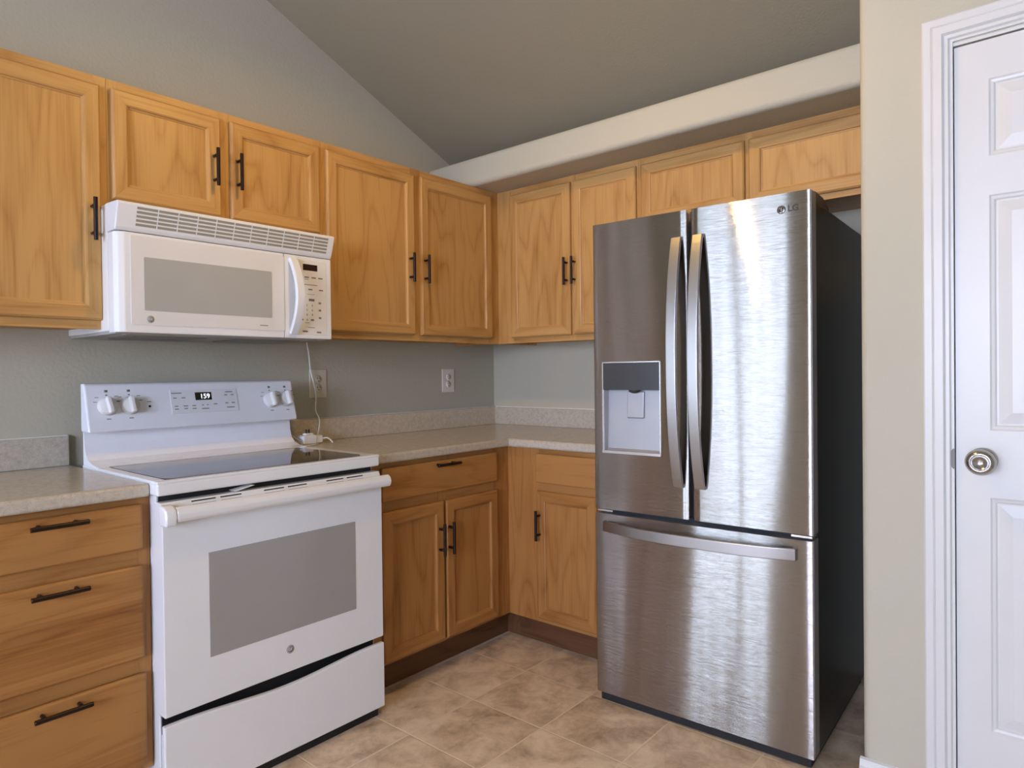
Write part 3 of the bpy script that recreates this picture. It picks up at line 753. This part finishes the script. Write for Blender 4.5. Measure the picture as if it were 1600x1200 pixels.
# ------------------------------------------------------------------ refrigerator
FY = R(-90) + .0377
fr = thing('refrigerator', 'stainless french-door refrigerator with bottom freezer and door dispenser', 'refrigerator', (-.0216, -1.558, 0), FY)
FW, FD = .372, .800
q = MB(); q.box(-FW + .004, FW - .004, -.722, -.045, .022, 1.722, bev=.004); q.obj('body', fr_side, fr)
q = MB(); q.box(-FW + .012, FW - .012, -.788, -.06, .003, .033); q.box(-.34, -.28, -.72, -.66, 0, .01); q.box(.28, .34, -.72, -.66, 0, .01); q.box(-.34, .34, -.12, -.07, 0, .01)
q.obj('base', black_m, fr)
q = MB(); q.box(-FW + .012, FW - .012, -.742, -.715, .05, 1.70); q.obj('gasket', black_m, fr)
def curved_door(x0, x1, z0, z1, name, hole=None, bulge=.0006):
    """front sheet with a slight crown, rounded upright edges, an opening where hole=(hx0,hx1,hz0,hz1)"""
    r = .0028
    xs = [x0 + r * (1 - math.cos(R(90 * k / 5))) for k in range(6)] + [x0 + r + (x1 - x0 - 2 * r) * k / 18 for k in range(1, 18)] + [x1 - r * (1 - math.cos(R(90 * (5 - k) / 5))) for k in range(6)]
    if hole: xs = sorted([x for x in xs if min(abs(x - hole[0]), abs(x - hole[1])) > .006] + [hole[0], hole[1]])
    zs = [z0, z1] if not hole else [z0, hole[2], hole[3], z1]
    xc, hw = (x0 + x1) / 2, (x1 - x0) / 2
    def yf(x):
        e = min(x - x0, x1 - x); y = -FD + bulge * ((x - xc) / hw) ** 2
        if e < r: y += r - math.sqrt(max(0, r * r - (r - e) ** 2))
        return y
    q = MB(); V = {}
    for i, x in enumerate(xs):
        for j, z in enumerate(zs): V[i, j] = q.bm.verts.new((x, yf(x), z))
    for i in range(len(xs) - 1):
        for j in range(len(zs) - 1):
            if hole and xs[i] >= hole[0] - 1e-6 and xs[i + 1] <= hole[1] + 1e-6 and j == 1: continue
            f = q.bm.faces.new([V[i, j], V[i + 1, j], V[i + 1, j + 1], V[i, j + 1]]); f.smooth = True
    yb = -.738
    o = q.obj(name, steel_m, fr)
    # door core (edges and back) in dark grey
    g = MB()
    pr = [(x, yf(x) + (.0004 if 0 < i < len(xs) - 1 else 0)) for i, x in enumerate(xs)]
    if hole:
        li = xs.index(hole[0]); ri = xs.index(hole[1])
        g.prism(pr[:li + 1] + [(hole[0], yb), (x0, yb)], 2, z0, z1); g.prism([(hole[1], yb)] + pr[ri:][0:0] + [pr[ri]] + pr[ri + 1:] + [(x1, yb)], 2, z0, z1)
        mid = pr[li:ri + 1]
        g.prism(mid + [(hole[1], yb), (hole[0], yb)], 2, z0, hole[2]); g.prism(mid + [(hole[1], yb), (hole[0], yb)], 2, hole[3], z1)
    else: g.prism(pr + [(x1, yb), (x0, yb)], 2, z0, z1)
    g.obj('door_core', fr_grey, o)
    return o, yf
GX = -.008
HO = (-.337, -.110, .914, 1.243)
ld_, yfl = curved_door(-FW, GX - .006, .709, 1.744, 'door', HO)
rd_, yfr = curved_door(GX + .011, FW, .709, 1.744, 'door')
fz_, yfz = curved_door(-FW, FW, .034, .691, 'freezer_drawer')
MB().box(GX - .007, GX - .0045, -FD - .002, -.77, .710, 1.743).obj('edge_strip', fr_chrome, ld_)
MB().box(FW - .002, FW + .0012, -.797, -.782, .709, 1.743).obj('edge_strip', fr_grey, rd_)
MB().box(FW - .002, FW + .0012, -.797, -.782, .042, .692).obj('edge_strip', fr_grey, fz_)
def fridge_pull(parent, pts, wd, wid):
    MB().strap(pts, wd, wid, .014).obj('handle', handle_m, parent)
for par, x, yfn in ((ld_, GX - .037, yfl), (rd_, GX + .037, yfr)):
    pts = []
    for k in range(33):
        t = -1 + 2 * k / 32
        pts.append((x, yfn(x) - .010 - .050 * (1 - abs(t) ** 2.4), 1.236 + .414 * t))
    pts = [(x, yfn(x) + .002, pts[0][2] - .001)] + pts + [(x, yfn(x) + .002, pts[-1][2] + .001)]
    fridge_pull(par, pts, (1, 0, 0), .034)
pts = []
for k in range(33):
    t = -1 + 2 * k / 32; x = -.004 + .325 * t
    pts.append((x, yfz(x) - .010 - .046 * (1 - abs(t) ** 2.4), .648))
pts = [(pts[0][0] - .001, yfz(0), .648)] + pts + [(pts[-1][0] + .001, yfz(0), .648)]
fridge_pull(fz_, pts, (0, 0, 1), .036)
# hinge covers on top and lower hinges
for sx in (-1, 1):
    q = MB(); xa, xb = sorted((sx * (FW - .006), sx * (FW - .075)))
    q.prism([(-.742, 1.720), (-.742, 1.748), (-.715, 1.756), (-.62, 1.754), (-.545, 1.735), (-.540, 1.720)], 0, xa, xb, bev=.004); q.obj('hinge_cover', fr_dark, fr)
    q = MB(); xa, xb = sorted((sx * (FW - .004), sx * (FW - .065))); q.box(xa, xb, -.790, -.742, .697, .705, bev=.001); q.obj('hinge', fr_chrome, fr)
# dispenser
dp = MB(); hx0, hx1, hz0, hz1 = HO
yd = yfl((hx0 + hx1) / 2)
zsplit = 1.142
dp.box(hx0, hx0 + .004, yd - .003, yd + .02, hz0, hz1, 0); dp.box(hx1 - .004, hx1, yd - .003, yd + .02, hz0, hz1, 0)
dp.box(hx0, hx1, yd - .003, yd + .02, hz1 - .004, hz1, 0); dp.box(hx0, hx1, yd - .006, yd + .02, hz0, hz0 + .009, 0)
do = dp.obj('dispenser', fr_chrome, ld_)
MB().box(hx0 + .004, hx1 - .004, yd - .001, yd + .03, zsplit, hz1 - .004).obj('dispenser_display', plain('smoked display', (0.060, 0.060, 0.060), 0.25, 0.4), do)
q = MB(); q.prism([(yd + .034, zsplit), (yd + .026, hz0 + .016), (yd + .020, hz0 + .009), (yd + .060, hz0 + .009), (yd + .060, zsplit)], 0, hx0 + .004, hx1 - .004)
q.box(hx0 + .004, hx0 + .006, yd, yd + .055, hz0 + .009, zsplit); q.box(hx1 - .006, hx1 - .004, yd, yd + .055, hz0 + .009, zsplit)
q.obj('dispenser_niche', niche_m, do)
q = MB(); q.prism([(yd + .024, 1.136), (yd + .020, 1.044), (yd + .024, 1.040), (yd + .031, 1.046), (yd + .034, 1.136)], 0, -.250, -.186, bev=.002); q.obj('dispenser_paddle', niche_m, do)
q = MB(); q.lathe([(0, 0), (.022, 0), (.019, -.007), (.008, -.012), (0, -.012)], (-.218, yd + .018, zsplit), (0, 0, 1), n=24); q.obj('water_spout', fr_dark, do)
# badge
q = MB(); bx, bz = .289, 1.695; yb_ = yfr(bx)
q.lathe([(0, 0), (.0125, 0), (.0125, .001), (0, .001)], (bx, yb_, bz), (0, -1, 0), n=30)
g = [(bx - .0075, .004, .0016), ]
q.lathe([(.0088, .001), (.0100, .001), (.0100, .0014), (.0088, .0014)], (bx, yb_, bz), (0, -1, 0), mi=1, n=30)
q.box(bx - .0012, bx + .0004, yb_ - .0014, yb_ - .0008, bz - .0055, bz + .0055, 1); q.box(bx - .0012, bx + .0045, yb_ - .0014, yb_ - .0008, bz - .0055, bz - .0040, 1)
q.box(bx + .003, bx + .0092, yb_ - .0014, yb_ - .0008, bz - .0008, bz + .0008, 1)
q.lathe([(0, .001), (.0015, .001), (.0015, .0014), (0, .0014)], (bx - .0055, yb_, bz + .004), (0, -1, 0), mi=1, n=12)
q.text('LG', .026, face_y(bx + .034, yb_ - .0006, bz), mi=0, extrude=.0004, bold=.0006)
q.obj('badge', [plain('badge grey', (0.035, 0.033, 0.033), 0.55), fr_chrome], rd_)

# ------------------------------------------------------------------ outlets
def outlet(label, x, z, pm):
    t = thing('wall_outlet', label, 'outlet', (x, 0, z), 0, 'outlets over the corner worktop')
    MB().box(-.045, .045, -.006, 0, -.062, .062, bev=.003).obj('cover_plate', pm, t)
    for dz in (-.0195, .0195):
        q = MB(); q.lathe([(0, 0), (.0170, 0), (.0165, .0022), (0, .0022)], (0, -.006, dz), (0, -1, 0), n=24)
        rc = q.obj('receptacle', pm, t)
        g = MB()
        for dx, hh in ((-.0065, .0045), (.0065, .0038)): g.box(dx - .0012, dx + .0012, -.0088, -.0080, dz + .003 - hh, dz + .003 + hh)
        g.lathe([(0, 0), (.0025, 0), (.0025, .0006), (0, .0006)], (0, -.0080, dz - .0085), (0, -1, 0), n=12)
        g.obj('slots', hole_m, rc)
    MB().lathe([(0, 0), (.0035, 0), (.0028, .0014), (0, .0016)], (0, -.006, 0), (0, -1, 0), n=14).obj('screw', pm, t)
outlet('beige wall outlet plate behind the hanging white cord', -1.197, 1.171, plate_m)
outlet('pale wall outlet plate near the corner, over the worktop', -.378, 1.171, plate2_m)

# ------------------------------------------------------------------ white power adapter with its cord
def smooth_path(P, n=6):
    P = [Vector(p) for p in P]; out = []
    for i in range(len(P) - 1):
        a, b, c, d = P[max(i - 1, 0)], P[i], P[i + 1], P[min(i + 2, len(P) - 1)]
        for k in range(n):
            t = k / n
            out.append(.5 * ((2 * b) + (c - a) * t + (2 * a - 5 * b + 4 * c - d) * t * t + (3 * b - a - 3 * c + d) * t ** 3))
    out.append(P[-1]); return out
pa = thing('power_adapter', 'white power adapter with a dangling cord on the worktop by the stove', 'power adapter', (-1.316, -.115, .9165), R(6))
q = MB(); q.box(-.052, .018, -.022, .022, .002, .040, bev=.005, seg=3); q.obj('body', plain('adapter plastic', (0.78, 0.79, 0.82), 0.35), pa)
q = MB(); q.box(.018, .056, -.017, .017, .004, .036, bev=.005, seg=3); q.obj('plug', white2_m, pa)
q = MB(); q.box(-.030, .008, -.012, .012, .040, .048, bev=.002)
for dx in (-.020, -.006): q.box(dx - .001, dx + .001, -.004, .004, .048, .064, mi=1)
q.obj('prongs', [white2_m, hole_m], pa)
q = MB()
w0 = Vector((-1.316, -.115, .9165)); c6, s6 = math.cos(R(-6)), math.sin(R(-6))
def loc_(p):
    d = Vector(p) - w0; return (d.x * c6 - d.y * s6, d.x * s6 + d.y * c6, d.z)
hang = [(-1.258, -.012, 1.352), (-1.255, -.02, 1.31), (-1.252, -.022, 1.27), (-1.247, -.022, 1.226), (-1.232, -.024, 1.169), (-1.224, -.026, 1.113), (-1.228, -.028, 1.057), (-1.214, -.034, 1.014), (-1.228, -.05, .972), (-1.262, -.085, .946), (-1.278, -.098, .940)]
q.tube([loc_(p) for p in smooth_path(hang)], .0029, n=8)
q.obj('cord', cord_m, pa)
q = MB()
q.tube([loc_(p) for p in smooth_path([(-1.368, -.12, .935), (-1.385, -.125, .945), (-1.40, -.115, .958), (-1.409, -.095, .968)])], .0025, n=8)
q.tube([loc_(p) for p in smooth_path([(-1.408, -.13, .9195), (-1.385, -.15, .9195), (-1.372, -.135, .926), (-1.39, -.10, .934), (-1.409, -.085, .940)])], .0025, n=8)
q.tube([loc_(p) for p in smooth_path([(-1.262, -.118, .936), (-1.243, -.130, .940), (-1.232, -.145, .928), (-1.230, -.152, .9195)])], .0028, n=8)
q.tube([loc_(p) for p in smooth_path([(-1.405, -.15, .9195), (-1.37, -.172, .9195), (-1.33, -.165, .9195), (-1.30, -.150, .9195)])], .0025, n=8)
q.obj('loose_cords', cord_m, pa)
